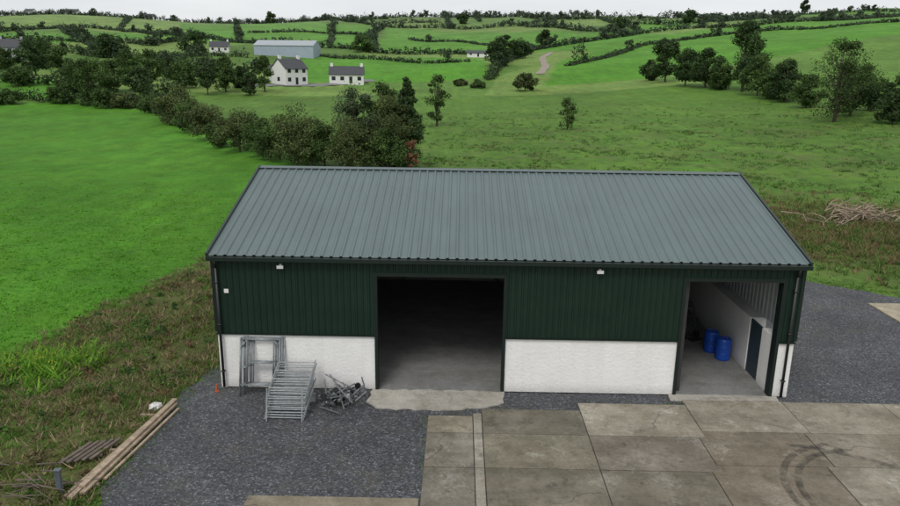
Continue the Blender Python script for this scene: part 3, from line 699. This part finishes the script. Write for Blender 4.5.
house('white_cottage',148,14,14,8,3,6,.2,wins=3)
house('white_cottage',72,10,14,8,3,6,.2,wins=3)
house('white_cottage',30,10,12,8,3,6,-.2,wins=3)
shm=simple('pale_blue_sheet',(.30,.36,.42),.6,.1,.3)
house('farm_outbuilding',288,55,31,14,4.6,7.2,-.08,wall=shm,roof=simple('pale_roof',(.33,.36,.38),.6),chim=False,wins=0)
def lane(name,P,w,mat,z=.12):
    W=[np.array(sight(u,v)) for u,v in P]; pts=[]
    for a,b in zip(W[:-1],W[1:]):
        k=max(2,int(np.linalg.norm(b-a)/3))
        for i in range(k): pts.append(a+(b-a)*i/k)
    pts.append(W[-1]); pts=np.array(pts)
    for _ in range(6): pts[1:-1]=(pts[:-2]+pts[2:]+2*pts[1:-1])/4
    V=[];Fc=[]
    for i,p in enumerate(pts):
        t=pts[min(i+1,len(pts)-1)]-pts[max(i-1,0)]; t=t/np.linalg.norm(t); nn=np.array([-t[1],t[0]])
        for s in (-1,1): q=p+nn*s*w/2*rs.uniform(.85,1.15); V.append((q[0],q[1],float(terrain(q[0],q[1]))+z))
    for i in range(len(pts)-1): Fc.append([2*i,2*i+1,2*i+3,2*i+2])
    pymesh(name,V,Fc,mat)
lane('farm_lane',[(236,86),(262,85),(300,86),(335,85),(372,80)],5,simple('lane_tarmac',(.16,.16,.165),.85))
lane('gravel_track',[(540,74),(546,66),(542,58),(552,52)],3.2,simple('track_gravel',(.26,.22,.18),.9))
# ---------------------------------------------------------------- light
w=bpy.data.worlds.new('World'); scene.world=w; w.use_nodes=True; N=w.node_tree.nodes; L=w.node_tree.links
sky=N.new('ShaderNodeTexSky'); sky.sky_type='NISHITA'; sky.sun_disc=False; EL=math.radians(52); AZ=math.radians(200)
sky.sun_elevation=EL; sky.sun_rotation=AZ; sky.air_density=1.2; sky.dust_density=3
hs=N.new('ShaderNodeHueSaturation'); hs.inputs['Saturation'].default_value=.25; L.new(sky.outputs[0],hs.inputs['Color'])
tcx=N.new('ShaderNodeTexCoord'); mp=N.new('ShaderNodeMapping'); mp.inputs['Scale'].default_value=(1,1,5); L.new(tcx.outputs['Generated'],mp.inputs[0])
nz=N.new('ShaderNodeTexNoise'); nz.inputs['Scale'].default_value=2.2; nz.inputs['Detail'].default_value=6; L.new(mp.outputs[0],nz.inputs['Vector'])
rp=N.new('ShaderNodeValToRGB'); rp.color_ramp.elements[0].position=.3; rp.color_ramp.elements[0].color=(7.6,7.9,8.3,1); rp.color_ramp.elements[1].position=.7; rp.color_ramp.elements[1].color=(10,10.2,10.4,1); L.new(nz.outputs['Fac'],rp.inputs[0])
mx=N.new('ShaderNodeMix'); mx.data_type='RGBA'; mx.inputs[0].default_value=.7; L.new(hs.outputs[0],mx.inputs[6]); L.new(rp.outputs[0],mx.inputs[7])
bg=N['Background']; L.new(mx.outputs[2],bg.inputs['Color']); bg.inputs['Strength'].default_value=.11
sl_=bpy.data.lights.new('sun','SUN'); sl_.energy=1.3; sl_.angle=math.radians(20); sl_.color=(1,.97,.92)
so=link(bpy.data.objects.new('sun',sl_))
sd=Vector((math.sin(AZ)*math.cos(EL),math.cos(AZ)*math.cos(EL),math.sin(EL)))
so.rotation_euler=sd.to_track_quat('Z','Y').to_euler()
scene.view_settings.view_transform='Standard'; scene.view_settings.look='None'; scene.view_settings.exposure=0
